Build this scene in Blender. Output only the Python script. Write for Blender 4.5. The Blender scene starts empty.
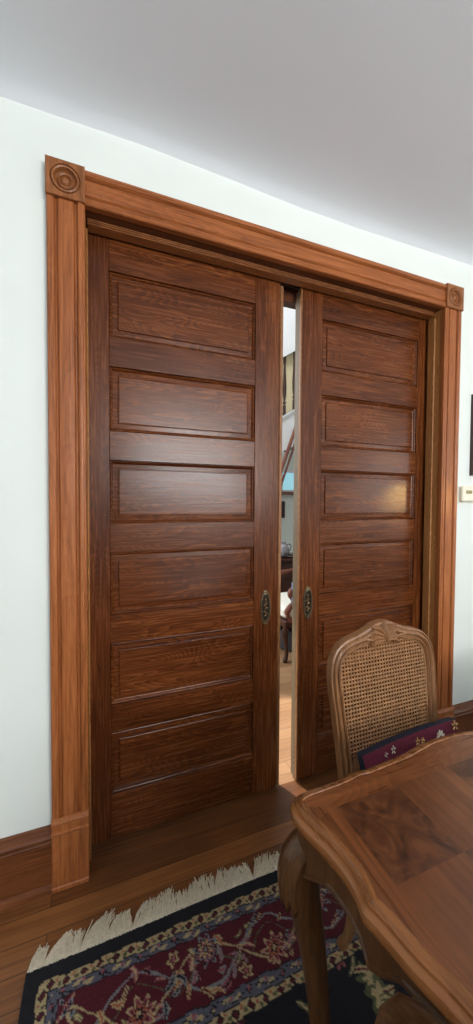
import bpy, math, random
import numpy as np
from mathutils import Vector, Matrix
random.seed(7)
S = bpy.context.scene
C = S.collection
PI = math.pi

# ------------------------------------------------------------------ helpers
def lin(r, g, b):
    f = lambda c: (c/255/12.92) if c/255 <= .04045 else ((c/255+.055)/1.055)**2.4
    return (f(r), f(g), f(b), 1)

class MB:
    """collects geometry for ONE mesh"""
    def __init__(s): s.v = []; s.f = []; s.m = []
    def add(s, vs, fs, mi=0):
        o = len(s.v); s.v += [tuple(p) for p in vs]
        for f in fs: s.f.append(tuple(i+o for i in f)); s.m.append(mi)
    def box(s, x0, x1, y0, y1, z0, z1, mi=0):
        s.add([(x0,y0,z0),(x1,y0,z0),(x1,y1,z0),(x0,y1,z0),(x0,y0,z1),(x1,y0,z1),(x1,y1,z1),(x0,y1,z1)],
              [(0,3,2,1),(4,5,6,7),(0,1,5,4),(1,2,6,5),(2,3,7,6),(3,0,4,7)], mi)
    def bbox(s, x0, x1, y0, y1, z0, z1, b=.003, mi=0):
        """box with chamfered edges"""
        def ring(ix, iy, z): return [(x0+ix,y0+iy,z),(x1-ix,y0+iy,z),(x1-ix,y1-iy,z),(x0+ix,y1-iy,z)]
        def oct_(i, z): return [(x0+i+b,y0+i,z),(x1-i-b,y0+i,z),(x1-i,y0+i+b,z),(x1-i,y1-i-b,z),(x1-i-b,y1-i,z),(x0+i+b,y1-i,z),(x0+i,y1-i-b,z),(x0+i,y0+i+b,z)]
        s.loft([oct_(b,z0),oct_(0,z0+b),oct_(0,z1-b),oct_(b,z1)], mi=mi)
    def loft(s, rings, caps=True, closed=True, mi=0, loop=False):
        n = len(rings[0]); vs = [p for r in rings for p in r]; fs = []
        R = len(rings)
        for k in range(R if loop else R-1):
            a = k*n; b = ((k+1) % R)*n
            for i in range(n if closed else n-1):
                j = (i+1) % n
                fs.append((a+i, a+j, b+j, b+i))
        if caps and not loop:
            fs.append(tuple(range(n-1,-1,-1))); fs.append(tuple((R-1)*n+i for i in range(n)))
        s.add(vs, fs, mi)
    def tube(s, pts, rad, n=10, mi=0, caps=True):
        pts = [Vector(p) for p in pts]
        rad = rad if hasattr(rad, '__len__') else [rad]*len(pts)
        rings = []; up = None
        for i, p in enumerate(pts):
            d = (pts[min(i+1,len(pts)-1)]-pts[max(i-1,0)]).normalized()
            if up is None:
                up = Vector((0,0,1)) if abs(d.z) < .9 else Vector((1,0,0))
            a = d.cross(up).normalized(); b = a.cross(d).normalized(); up = b
            rings.append([p+(a*math.cos(2*PI*k/n)+b*math.sin(2*PI*k/n))*rad[i] for k in range(n)])
        s.loft(rings, caps=caps, mi=mi)
    def lathe(s, prof, n=24, axis='z', at=(0,0,0), mi=0):
        rings = []
        for r, h in prof:
            ring = []
            for k in range(n):
                a = 2*PI*k/n; c, d = r*math.cos(a), r*math.sin(a)
                p = (c,d,h) if axis == 'z' else ((c,h,d) if axis == 'y' else (h,c,d))
                ring.append((p[0]+at[0],p[1]+at[1],p[2]+at[2]))
            rings.append(ring)
        s.loft(rings, mi=mi)
    def build(s, name, mat, parent=None, smooth=35, loc=None):
        me = bpy.data.meshes.new(name); me.from_pydata(s.v, [], s.f)
        mats = mat if isinstance(mat, (list,tuple)) else [mat]
        for m in mats: me.materials.append(m)
        if len(mats) > 1: me.polygons.foreach_set('material_index', s.m)
        import bmesh
        bm = bmesh.new(); bm.from_mesh(me)
        bmesh.ops.recalc_face_normals(bm, faces=bm.faces)
        bm.to_mesh(me); bm.free()
        if smooth:
            me.polygons.foreach_set('use_smooth', [True]*len(me.polygons))
            me.set_sharp_from_angle(angle=math.radians(smooth))
        o = bpy.data.objects.new(name, me); C.objects.link(o)
        if parent: o.parent = parent
        if loc: o.location = loc
        return o

def thing(name, label, cat, loc=(0,0,0), rz=0, group=None):
    o = bpy.data.objects.new(name, None); C.objects.link(o)
    o.empty_display_size = .1
    o.location = loc; o.rotation_euler = (0,0,rz); o['label'] = label; o['category'] = cat
    if group: o['group'] = group
    return o
def tag(o, label, cat, group=None):
    o['label'] = label; o['category'] = cat
    if group: o['group'] = group
    return o
def struct(o): o['kind'] = 'structure'; return o
def sempty(name):
    o = bpy.data.objects.new(name, None); C.objects.link(o); o['kind'] = 'structure'; return o

def spline(pts, n=8):
    """Catmull-Rom through points (any dimension)"""
    P = [np.array(p, float) for p in pts]; out = []
    for i in range(len(P)-1):
        p0 = P[i-1] if i > 0 else 2*P[0]-P[1]; p1 = P[i]; p2 = P[i+1]
        p3 = P[i+2] if i+2 < len(P) else 2*P[-1]-P[-2]
        for k in range(n):
            t = k/n
            out.append(.5*((2*p1)+(-p0+p2)*t+(2*p0-5*p1+4*p2-p3)*t*t+(-p0+3*p1-3*p2+p3)*t**3))
    out.append(P[-1]); return [tuple(float(c) for c in p) for p in out]

# ------------------------------------------------------------------ materials
def newmat(name):
    m = bpy.data.materials.new(name); m.use_nodes = True
    nt = m.node_tree; b = nt.nodes['Principled BSDF']
    return m, nt, b
def N(nt, t, **kw):
    n = nt.nodes.new(t)
    for k, v in kw.items(): setattr(n, k, v)
    return n
def ramp(nt, stops):
    r = N(nt, 'ShaderNodeValToRGB'); e = r.color_ramp.elements
    e[0].position, e[0].color = stops[0]
    e[1].position, e[1].color = stops[-1]
    for p, c in stops[1:-1]:
        x = e.new(p); x.color = c
    return r
def wood(name, dark, mid, light, axis='x', rough=.35, fine=150, rings=6, ringmix=.35, coat=0., bump=.15, spec=.5, blot=.35):
    m, nt, b = newmat(name); L = nt.links.new
    tc = N(nt,'ShaderNodeTexCoord'); oi = N(nt,'ShaderNodeObjectInfo')
    mul = N(nt,'ShaderNodeVectorMath', operation='MULTIPLY'); mul.inputs[1].default_value = (17,23,31)
    comb = N(nt,'ShaderNodeCombineXYZ')
    for i in range(3): L(oi.outputs['Random'], comb.inputs[i])
    L(comb.outputs[0], mul.inputs[0])
    add = N(nt,'ShaderNodeVectorMath', operation='ADD'); L(tc.outputs['Object'], add.inputs[0]); L(mul.outputs[0], add.inputs[1])
    def mapping(sa, sc):
        mp = N(nt,'ShaderNodeMapping'); s = [sc,sc,sc]; s['xyz'.index(axis)] = sa
        mp.inputs['Scale'].default_value = s; L(add.outputs[0], mp.inputs['Vector']); return mp
    n1 = N(nt,'ShaderNodeTexNoise'); n1.inputs['Scale'].default_value = 1; n1.inputs['Detail'].default_value = 4
    L(mapping(fine*.035, fine).outputs[0], n1.inputs['Vector'])
    n2 = N(nt,'ShaderNodeTexNoise'); n2.inputs['Scale'].default_value = 1; n2.inputs['Detail'].default_value = 3
    L(mapping(1.2, 7).outputs[0], n2.inputs['Vector'])
    # growth rings: contour lines of a stretched noise field
    n3 = N(nt,'ShaderNodeTexNoise'); n3.inputs['Scale'].default_value = 1; n3.inputs['Detail'].default_value = 1.5
    L(mapping(1.6, 9).outputs[0], n3.inputs['Vector'])
    k = N(nt,'ShaderNodeMath', operation='MULTIPLY'); k.inputs[1].default_value = rings*6; L(n3.outputs['Fac'], k.inputs[0])
    fr = N(nt,'ShaderNodeMath', operation='FRACT'); L(k.outputs[0], fr.inputs[0])
    mx = N(nt,'ShaderNodeMix'); mx.data_type = 'FLOAT'; mx.inputs[0].default_value = ringmix
    L(n1.outputs['Fac'], mx.inputs[2]); L(fr.outputs[0], mx.inputs[3])
    mx2 = N(nt,'ShaderNodeMix'); mx2.data_type = 'FLOAT'; mx2.inputs[0].default_value = blot
    L(mx.outputs[0], mx2.inputs[2]); L(n2.outputs['Fac'], mx2.inputs[3])
    r = ramp(nt, [(.25,lin(*dark)),(.5,lin(*mid)),(.75,lin(*light))]); L(mx2.outputs[0], r.inputs[0])
    L(r.outputs[0], b.inputs['Base Color'])
    rr = N(nt,'ShaderNodeMapRange'); rr.inputs[3].default_value = rough-.07; rr.inputs[4].default_value = rough+.1
    L(n1.outputs['Fac'], rr.inputs[0]); L(rr.outputs[0], b.inputs['Roughness'])
    b.inputs['Specular IOR Level'].default_value = spec
    b.inputs['Coat Weight'].default_value = coat; b.inputs['Coat Roughness'].default_value = .15
    bp = N(nt,'ShaderNodeBump'); bp.inputs['Strength'].default_value = bump; bp.inputs['Distance'].default_value = .002
    L(n1.outputs['Fac'], bp.inputs['Height']); L(bp.outputs[0], b.inputs['Normal'])
    return m
def plain(name, col, rough=.5, metal=0, noise=0, nscale=30, spec=.5, bump=0):
    m, nt, b = newmat(name); L = nt.links.new
    tc = N(nt,'ShaderNodeTexCoord'); n = N(nt,'ShaderNodeTexNoise'); n.inputs['Scale'].default_value = nscale; n.inputs['Detail'].default_value = 4
    L(tc.outputs['Object'], n.inputs['Vector'])
    c = np.array(lin(*col)); a = tuple(np.append(np.clip(c[:3]*(1-noise),0,1),1)); d = tuple(np.append(np.clip(c[:3]*(1+noise),0,1),1))
    r = ramp(nt, [(.3,a),(.7,d)]); L(n.outputs['Fac'], r.inputs[0]); L(r.outputs[0], b.inputs['Base Color'])
    b.inputs['Roughness'].default_value = rough; b.inputs['Metallic'].default_value = metal; b.inputs['Specular IOR Level'].default_value = spec
    if bump:
        bp = N(nt,'ShaderNodeBump'); bp.inputs['Strength'].default_value = bump; bp.inputs['Distance'].default_value = .003
        L(n.outputs['Fac'], bp.inputs['Height']); L(bp.outputs[0], b.inputs['Normal'])
    return m

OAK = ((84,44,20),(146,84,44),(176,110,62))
oak_x = wood('casing oak along x', *OAK, axis='x', rough=.36, rings=5, ringmix=.10, spec=.35)
oak_z = wood('casing oak along z', *OAK, axis='z', rough=.36, rings=5, ringmix=.10, spec=.35)
oakd_x = wood('base oak along x', (62,32,15),(106,59,30),(130,78,42), axis='x', rough=.38, rings=5, ringmix=.12, spec=.35)
DOOR = ((27,10,4),(84,41,16),(130,74,34))
door_x = wood('door oak along x', *DOOR, axis='x', rough=.25, rings=7, ringmix=.28, bump=.14, spec=.3)
door_z = wood('door oak along z', *DOOR, axis='z', rough=.25, rings=7, ringmix=.18, bump=.14, spec=.3)
edge_tan = wood('door edge tan', (90,54,26),(128,82,44),(150,102,60), axis='z', rough=.5)
edge_grey = wood('door edge worn grey', (76,62,44),(106,88,64),(128,110,84), axis='z', rough=.6)
block_m = wood('corner block oak', (82,46,22),(134,82,46),(160,104,62), axis='z', rough=.38, rings=5, ringmix=.12, spec=.35)
jamb_z = wood('jamb oak along z', (108,68,34),(158,106,58),(186,134,80), axis='z', rough=.4)
jamb_x = wood('jamb oak along x', (92,50,22),(140,84,42),(166,106,58), axis='x', rough=.4)
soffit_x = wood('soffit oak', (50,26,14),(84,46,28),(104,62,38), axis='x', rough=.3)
walnut = wood('table walnut', (62,33,15),(106,60,30),(138,84,46), axis='y', rough=.28, fine=90, ringmix=.2)
walnut_x = wood('table walnut along x', (62,33,15),(106,60,30),(138,84,46), axis='x', rough=.28, fine=90, ringmix=.2)
walnut_edge = wood('table edge walnut', (92,54,26),(126,78,41),(146,94,52), axis='y', rough=.26, fine=60, ringmix=.0, blot=.2)
walnut_leg = wood('table leg walnut', (42,25,12),(78,49,25),(108,72,38), axis='z', rough=.3, fine=90, ringmix=.2)  # darker than the top: shade below the table put into the colour
chairwood = wood('chair fruitwood', (82,53,30),(130,89,56),(160,117,78), axis='z', rough=.36, fine=110, ringmix=.15)
chairwood_x = wood('chair fruitwood along x', (82,53,30),(130,89,56),(160,117,78), axis='x', rough=.36, fine=110, ringmix=.15)
cane_m = plain('woven cane', (146,106,68), rough=.5, noise=.25, nscale=55)
navy = plain('navy cloth', (34,38,54), rough=.85, noise=.25, nscale=250, bump=.3)
maroon = plain('maroon cloth', (104,26,52), rough=.8, noise=.3, nscale=200, bump=.3)
thread_w = plain('white thread', (226,216,196), rough=.8, noise=.1, nscale=300)
thread_y = plain('cream thread', (218,180,110), rough=.8, noise=.1, nscale=300)
bronze = plain('dark bronze', (92,84,66), rough=.38, metal=.9, noise=.4, nscale=160)
bronze_d = plain('blackened bronze', (48,44,38), rough=.45, metal=.8, noise=.5, nscale=160)
bronze_g = plain('rubbed bronze', (146,112,76), rough=.35, metal=.9, noise=.3, nscale=200)
paint = plain('wall paint', (216,222,218), rough=.75, noise=.015, nscale=3, spec=.25)
ceil_m = plain('ceiling paint', (228,232,238), rough=.8, noise=.01, nscale=3, spec=.2)
white = plain('white paint', (226,226,228), rough=.5, noise=.02, nscale=8)
cream_m = plain('warm lit wall', (244,228,188), rough=.7, noise=.02, nscale=8)  # wall behind the balusters, its warm light put into the cream
plastic = plain('ivory plastic', (226,220,200), rough=.4, noise=.02)
lcd = plain('grey green display', (150,136,92), rough=.25, noise=.1, nscale=90)
frame_m = wood('dark frame wood', (30,16,14),(52,28,24),(72,40,34), axis='z', rough=.3)
mat_board = plain('mat board', (214,206,190), rough=.8, noise=.04)
darkwood_z = wood('dark stair wood', (30,14,10),(54,26,18),(78,40,28), axis='z', rough=.3)
darkwood_x = wood('dark cabinet wood', (34,14,10),(60,28,20),(86,44,32), axis='x', rough=.3)
brownrail = wood('brown rail wood', (70,34,24),(112,62,48),(140,88,70), axis='x', rough=.3)
fringe_m = plain('ivory fringe cotton', (216,206,184), rough=.9, noise=.15, nscale=120)
seat_white = plain('white upholstery', (232,228,216), rough=.9, noise=.05, nscale=200)
blue_cloth = plain('light blue cloth', (140,170,214), rough=.9, noise=.1, nscale=80)
ceramic_g = plain('grey glazed ceramic', (128,124,128), rough=.25, noise=.2, nscale=25)
ceramic_w = plain('white ceramic', (222,226,230), rough=.3, noise=.03)
grey_cloth = plain('grey woven basket', (58,58,64), rough=.9, noise=.5, nscale=120)

def floor_material(name, c0, c1, c2):
    m, nt, b = newmat(name); L = nt.links.new
    tc = N(nt,'ShaderNodeTexCoord')
    br = N(nt,'ShaderNodeTexBrick'); br.offset = .37; br.offset_frequency = 2
    br.inputs['Scale'].default_value = 1; br.inputs['Brick Width'].default_value = 1.7; br.inputs['Row Height'].default_value = .0785
    br.inputs['Mortar Size'].default_value = .0012; br.inputs['Mortar Smooth'].default_value = .3; br.inputs['Bias'].default_value = 0
    br.inputs['Color1'].default_value = (0,0,0,1); br.inputs['Color2'].default_value = (1,1,1,1); br.inputs['Mortar'].default_value = (.5,.5,.5,1)
    L(tc.outputs['Object'], br.inputs['Vector'])
    sep = N(nt,'ShaderNodeSeparateColor'); L(br.outputs['Color'], sep.inputs[0])
    off = N(nt,'ShaderNodeCombineXYZ'); mm = N(nt,'ShaderNodeMath', operation='MULTIPLY'); mm.inputs[1].default_value = 9.3
    L(sep.outputs[0], mm.inputs[0]); L(mm.outputs[0], off.inputs[2])
    add = N(nt,'ShaderNodeVectorMath', operation='ADD'); L(tc.outputs['Object'], add.inputs[0]); L(off.outputs[0], add.inputs[1])
    mp = N(nt,'ShaderNodeMapping'); mp.inputs['Scale'].default_value = (4,90,30); L(add.outputs[0], mp.inputs['Vector'])
    n1 = N(nt,'ShaderNodeTexNoise'); n1.inputs['Scale'].default_value = 1; n1.inputs['Detail'].default_value = 5; L(mp.outputs[0], n1.inputs['Vector'])
    n2 = N(nt,'ShaderNodeTexNoise'); n2.inputs['Scale'].default_value = 2.3; n2.inputs['Detail'].default_value = 4; L(tc.outputs['Object'], n2.inputs['Vector'])
    mx = N(nt,'ShaderNodeMix'); mx.data_type = 'FLOAT'; mx.inputs[0].default_value = .3; L(n1.outputs['Fac'], mx.inputs[2]); L(sep.outputs[0], mx.inputs[3])
    mx2 = N(nt,'ShaderNodeMix'); mx2.data_type = 'FLOAT'; mx2.inputs[0].default_value = .35; L(mx.outputs[0], mx2.inputs[2]); L(n2.outputs['Fac'], mx2.inputs[3])
    r = ramp(nt, [(.25,lin(*c0)),(.5,lin(*c1)),(.78,lin(*c2))]); L(mx2.outputs[0], r.inputs[0])
    dk = N(nt,'ShaderNodeMix'); dk.data_type = 'RGBA'; L(br.outputs['Fac'], dk.inputs[0]); L(r.outputs[0], dk.inputs[6]); dk.inputs[7].default_value = lin(36,20,12)
    L(dk.outputs[2], b.inputs['Base Color'])
    b.inputs['Roughness'].default_value = .38
    bp = N(nt,'ShaderNodeBump'); bp.inputs['Strength'].default_value = .2; bp.inputs['Distance'].default_value = .002; bp.invert = True
    L(br.outputs['Fac'], bp.inputs['Height']); L(bp.outputs[0], b.inputs['Normal'])
    return m
floor_m = floor_material('strip oak floor', (56,31,15),(108,64,31),(156,102,56))
floor_hall = floor_material('sunlit oak floor', (112,80,54),(150,114,82),(176,142,110))  # same strip oak made paler: sun glare in the hall put into the colour

def parquet_material(cell, ox, oy):
    """squares of veneer, alternately dark burl and paler quartered grain"""
    m, nt, b = newmat('parquetry veneer'); L = nt.links.new
    tc = N(nt,'ShaderNodeTexCoord')
    mp = N(nt,'ShaderNodeMapping', vector_type='TEXTURE'); mp.inputs['Location'].default_value = (ox,oy,0); mp.inputs['Scale'].default_value = (cell,cell,1)
    L(tc.outputs['Object'], mp.inputs['Vector'])
    sep = N(nt,'ShaderNodeSeparateXYZ'); L(mp.outputs[0], sep.inputs[0])
    fx = N(nt,'ShaderNodeMath', operation='FLOOR'); fy = N(nt,'ShaderNodeMath', operation='FLOOR'); L(sep.outputs[0], fx.inputs[0]); L(sep.outputs[1], fy.inputs[0])
    sm = N(nt,'ShaderNodeMath', operation='ADD'); L(fx.outputs[0], sm.inputs[0]); L(fy.outputs[0], sm.inputs[1])
    md = N(nt,'ShaderNodeMath', operation='PINGPONG'); md.inputs[1].default_value = 1; L(sm.outputs[0], md.inputs[0])
    # burl
    nb = N(nt,'ShaderNodeTexNoise'); nb.inputs['Scale'].default_value = 16; nb.inputs['Detail'].default_value = 5; nb.inputs['Distortion'].default_value = 2.2
    L(tc.outputs['Object'], nb.inputs['Vector'])
    rb = ramp(nt, [(.3,lin(46,24,12)),(.5,lin(76,42,22)),(.72,lin(104,61,33))]); L(nb.outputs['Fac'], rb.inputs[0])
    mg = N(nt,'ShaderNodeMapping'); mg.inputs['Scale'].default_value = (90,6,6); L(tc.outputs['Object'], mg.inputs['Vector'])
    ng = N(nt,'ShaderNodeTexNoise'); ng.inputs['Scale'].default_value = 1; ng.inputs['Detail'].default_value = 4; L(mg.outputs[0], ng.inputs['Vector'])
    nl = N(nt,'ShaderNodeTexNoise'); nl.inputs['Scale'].default_value = 9; nl.inputs['Detail'].default_value = 3; L(tc.outputs['Object'], nl.inputs['Vector'])
    mxg = N(nt,'ShaderNodeMix'); mxg.data_type = 'FLOAT'; mxg.inputs[0].default_value = .5; L(ng.outputs['Fac'], mxg.inputs[2]); L(nl.outputs['Fac'], mxg.inputs[3])
    rg = ramp(nt, [(.3,lin(72,38,19)),(.5,lin(98,56,30)),(.72,lin(122,75,42))]); L(mxg.outputs[0], rg.inputs[0])
    mx = N(nt,'ShaderNodeMix'); mx.data_type = 'RGBA'; L(md.outputs[0], mx.inputs[0]); L(rg.outputs[0], mx.inputs[6]); L(rb.outputs[0], mx.inputs[7])
    L(mx.outputs[2], b.inputs['Base Color']); b.inputs['Roughness'].default_value = .3
    return m

def rug_material():
    m, nt, b = newmat('woven wool pile'); L = nt.links.new
    at = N(nt,'ShaderNodeVertexColor'); at.layer_name = 'weave'
    tc = N(nt,'ShaderNodeTexCoord'); n = N(nt,'ShaderNodeTexNoise'); n.inputs['Scale'].default_value = 350; n.inputs['Detail'].default_value = 2
    L(tc.outputs['Object'], n.inputs['Vector'])
    mr = N(nt,'ShaderNodeMapRange'); mr.inputs[3].default_value = .75; mr.inputs[4].default_value = 1.25; L(n.outputs['Fac'], mr.inputs[0])
    mu = N(nt,'ShaderNodeVectorMath', operation='SCALE'); L(at.outputs['Color'], mu.inputs[0]); L(mr.outputs[0], mu.inputs['Scale'])
    L(mu.outputs[0], b.inputs['Base Color']); b.inputs['Roughness'].default_value = .95; b.inputs['Specular IOR Level'].default_value = .1
    b.inputs['Sheen Weight'].default_value = .15
    bp = N(nt,'ShaderNodeBump'); bp.inputs['Strength'].default_value = .5; bp.inputs['Distance'].default_value = .003
    L(n.outputs['Fac'], bp.inputs['Height']); L(bp.outputs[0], b.inputs['Normal'])
    return m

# ------------------------------------------------------------------ room shell
W = .1182; X2 = 1.845; HB = 2.396       # casing width, right casing inner edge, head height
XL, XR, YB, CEIL = -2.3, 4.2, -3.9, 2.70
HY = 3.1                                 # far wall of the hall
b = MB(); b.box(XL-.2, XR+.2, YB-.2, .105, -.12, 0); struct(b.build('floor', floor_m, smooth=0))
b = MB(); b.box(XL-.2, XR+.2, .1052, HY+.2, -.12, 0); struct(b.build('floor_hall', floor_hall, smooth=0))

# wall with the wide opening, hollow where the doors slide in
b = MB()
for y0, y1 in ((0,.07),(.150,.215)):
    b.box(XL, W-.016, y0, y1, 0, 2.78); b.box(X2+.016, XR, y0, y1, 0, 2.78); b.box(W-.016, X2+.016, y0, y1, HB+.016, 2.78)
b.box(XL, -.75, .07, .150, 0, 2.78); b.box(2.75, XR, .07, .150, 0, 2.78); b.box(-.75, 2.75, .07, .150, 2.5, 2.78)
b.box(XL, XR, .0, .215, 2.78, 5.2)
struct(b.build('wall_front', paint, smooth=0))
# ceiling with the slight dip of old plaster along the wall
b = MB(); xs = np.linspace(XL, XR, 66); ys = [0.0,-.03,-.06,-.12,-.2,-.35,-.6,-1,-1.6,-2.4,-3.2,YB]
cz_x = [XL,-.13,.17,.34,.70,.985,1.3,1.555,2.08,XR]; cz_z = [0,.003,.008,.011,-.001,-.015,-.016,-.011,.0,0]
rings = [[(x, y, CEIL+float(np.interp(x,cz_x,cz_z))*math.exp(y/.5) - .02*math.exp(y/.035)) for x in xs] for y in ys]
b.loft(rings, caps=False, closed=False)
rings2 = [[(x, y, CEIL+.1) for x in xs] for y in (0, YB)]
b.loft(rings2, caps=False, closed=False)
struct(b.build('ceiling', ceil_m, smooth=60))
b = MB(); b.box(XL-.15, XL, YB, -3.0, 0, 2.8); b.box(XL-.15, XL, -1.8, 0, 0, 2.8); b.box(XL-.15, XL, -3.0, -1.8, 0, .8); b.box(XL-.15, XL, -3.0, -1.8, 2.35, 2.8); struct(b.build('wall_left', paint, smooth=0))
# right wall and back wall, each with a window opening to daylight
b = MB(); wy0, wy1, wz0, wz1 = -3.3, -2.1, .9, 2.5
b.box(XR, XR+.15, YB, wy0, 0, 2.8); b.box(XR, XR+.15, wy1, 0, 0, 2.8); b.box(XR, XR+.15, wy0, wy1, 0, wz0); b.box(XR, XR+.15, wy0, wy1, wz1, 2.8)
struct(b.build('wall_right', paint, smooth=0))
b = MB(); wx0, wx1 = .6, 2.4
b.box(XL, wx0, YB-.15, YB, 0, 2.8); b.box(wx1, XR, YB-.15, YB, 0, 2.8); b.box(wx0, wx1, YB-.15, YB, 0, 1.55); b.box(wx0, wx1, YB-.15, YB, 2.66, 2.8)
struct(b.build('wall_back', paint, smooth=0))
# hall beyond the doors
b = MB(); b.box(XL, XR, HY, HY+.15, 0, 5.2); struct(b.build('wall_hall_back', paint, smooth=0))
b = MB(); b.box(XL-.15, XL, .215, HY, 0, 5.2); struct(b.build('wall_hall_left', paint, smooth=0))
b = MB(); b.box(XR, XR+.15, .215, HY, 0, 5.2); struct(b.build('wall_hall_right', paint, smooth=0))
b = MB(); b.box(XL, XR, .215, HY, 5.2, 5.3); struct(b.build('ceiling_hall', ceil_m, smooth=0))

# baseboards
prof = [(0,0),(-.034,0),(-.034,.012),(-.030,.022),(-.024,.026),(-.022,.026),(-.020,.172),(-.024,.176),(-.026,.182),(-.023,.186),(-.023,.19),(-.030,.194),(-.031,.204),(-.026,.212),(-.018,.216),(-.014,.224),(-.012,.231),(0,.231)]
def baseboard(name, x0, x1, k=1.):
    b = MB(); b.loft([[(x,y,z*k) for y,z in prof] for x in (x0,x1)]); return struct(b.build(name, oakd_x, smooth=25))
baseboard('baseboard_left', XL, -.001, .96); baseboard('baseboard_right', X2+W+.001, XR, 1.04)

# door casing: profile across the width (t, depth)
cas = [(0,0),(0,.020),(.003,.023),(.020,.023),(.023,.021),(.026,.0125),(.030,.0125),(.036,.0195),(.059,.0205),(.082,.0195),(.0865,.0115),(.0915,.0115),(.095,.021),(.098,.0245),(.103,.0255),(.108,.0245),(.1115,.0215),(.1155,.0215),(.1182,.019),(.1182,0)]
ZP = .2593
def side_casing(name, x0, mirror):
    b = MB()
    P = [((W-t if mirror else t)+x0, -d-.006) for t,d in cas]; P[0] = (P[0][0], 0); P[-1] = (P[-1][0], 0)
    b.loft([[(x,y,z) for x,y in P] for z in (ZP-.01, HB)])
    root = struct(b.build(name, oak_z, smooth=25))
    # plinth block with a moulded cap
    b = MB(); a0, a1 = x0-.001, x0+W+.001
    lv = [(.0,.036),(.012,.036),(.016,.033),(.200,.033),(.203,.037),(.208,.040),(.214,.038),(.216,.034),(.238,.034),(.241,.038),(.247,.041),(.253,.038),(ZP,.030)]
    b.loft([[(a0,-d,z),(a1,-d,z),(a1,0,z),(a0,0,z)] for z,d in lv]); b.build('plinth_block', oak_z, root, smooth=25)
    # corner block with a turned bullseye
    b = MB(); e = .0012; c = (x0+W/2, HB+W/2); h = W/2+e
    b.loft([[(c[0]-h+i,-d,c[1]-h+i),(c[0]+h-i,-d,c[1]-h+i),(c[0]+h-i,-d,c[1]+h-i),(c[0]-h+i,-d,c[1]+h-i)] for i,d in ((0,0),(0,.036),(.002,.038),(.0021,.038))], caps=False)
    n = 48; sq = []
    for k in range(n):
        a = 2*PI*k/n; q = max(abs(math.cos(a)), abs(math.sin(a))); sq.append((c[0]+(h-.002)*math.cos(a)/q, -.038, c[1]+(h-.002)*math.sin(a)/q))
    rings = [sq]
    for r, d in ((.0475,.038),(.0465,.034),(.0450,.031),(.0435,.034),(.0425,.0385),(.0395,.040),(.0365,.0385),(.0350,.034),(.0330,.025),(.0290,.0215),(.0265,.0225),(.0250,.029),(.0225,.031),(.0195,.0295),(.0180,.024),(.0165,.0215),(.015,.0235),(.011,.030),(.006,.0335),(.001,.034)):
        rings.append([(c[0]+r*math.cos(2*PI*k/n), -d, c[1]+r*math.sin(2*PI*k/n)) for k in range(n)])
    b.loft(rings, caps=False); b.build('corner_block', block_m, root, smooth=30)
    return root
side_casing('trim_1', 0, False); side_casing('trim_2', X2, True)
b = MB(); P = [(-d-.006, HB+t) for t,d in cas]; P[0] = (0,P[0][1]); P[-1] = (0,P[-1][1])
b.loft([[(x,y,z) for y,z in P] for x in (W+.001, X2-.001)]); struct(b.build('trim_3', oak_x, smooth=25))
# jambs and stops
b = MB(); b.bbox(X2, X2+.016, -.004, .072, 0, HB, .001); t4 = struct(b.build('trim_4', jamb_z))
b = MB(); b.bbox(X2-.009, X2-.0002, .026, .072, 0, HB-.03, .004); b.build('door_stop', jamb_z, t4)
b = MB(); b.bbox(W-.016, W, -.004, .072, 0, HB, .001); t5 = struct(b.build('trim_5', jamb_z))
b = MB(); b.bbox(W+.0002, W+.006, .036, .072, 0, HB-.03, .003); b.build('door_stop', jamb_z, t5)
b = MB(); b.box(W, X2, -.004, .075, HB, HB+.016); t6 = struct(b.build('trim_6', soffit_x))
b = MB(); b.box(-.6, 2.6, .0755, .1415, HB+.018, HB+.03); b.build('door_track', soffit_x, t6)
b = MB()   # reeded head stop
rp = [(.074,HB-.0002),(.040,HB-.0002)]
for za, zb in ((.0004,.0045),(.0078,.0120),(.0153,.0197)):
    rp += [(.043,HB-za),(.031,HB-za-.0002),(.0295,HB-(za+zb)/2),(.031,HB-zb+.0002),(.043,HB-zb)]
rp += [(.074,HB-.0197)]
b.loft([[(x,y,z) for y,z in rp] for x in (W+.007, X2-.010)]); b.build('head_stop', jamb_x, t6, smooth=25)
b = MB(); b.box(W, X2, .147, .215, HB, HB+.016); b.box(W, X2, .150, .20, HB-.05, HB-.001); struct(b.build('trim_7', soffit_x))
b = MB(); b.box(X2, X2+.016, .150, .215, 0, HB); struct(b.build('trim_8', jamb_z))
b = MB(); b.box(W-.016, W, .150, .215, 0, HB); struct(b.build('trim_9', jamb_z))

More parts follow.
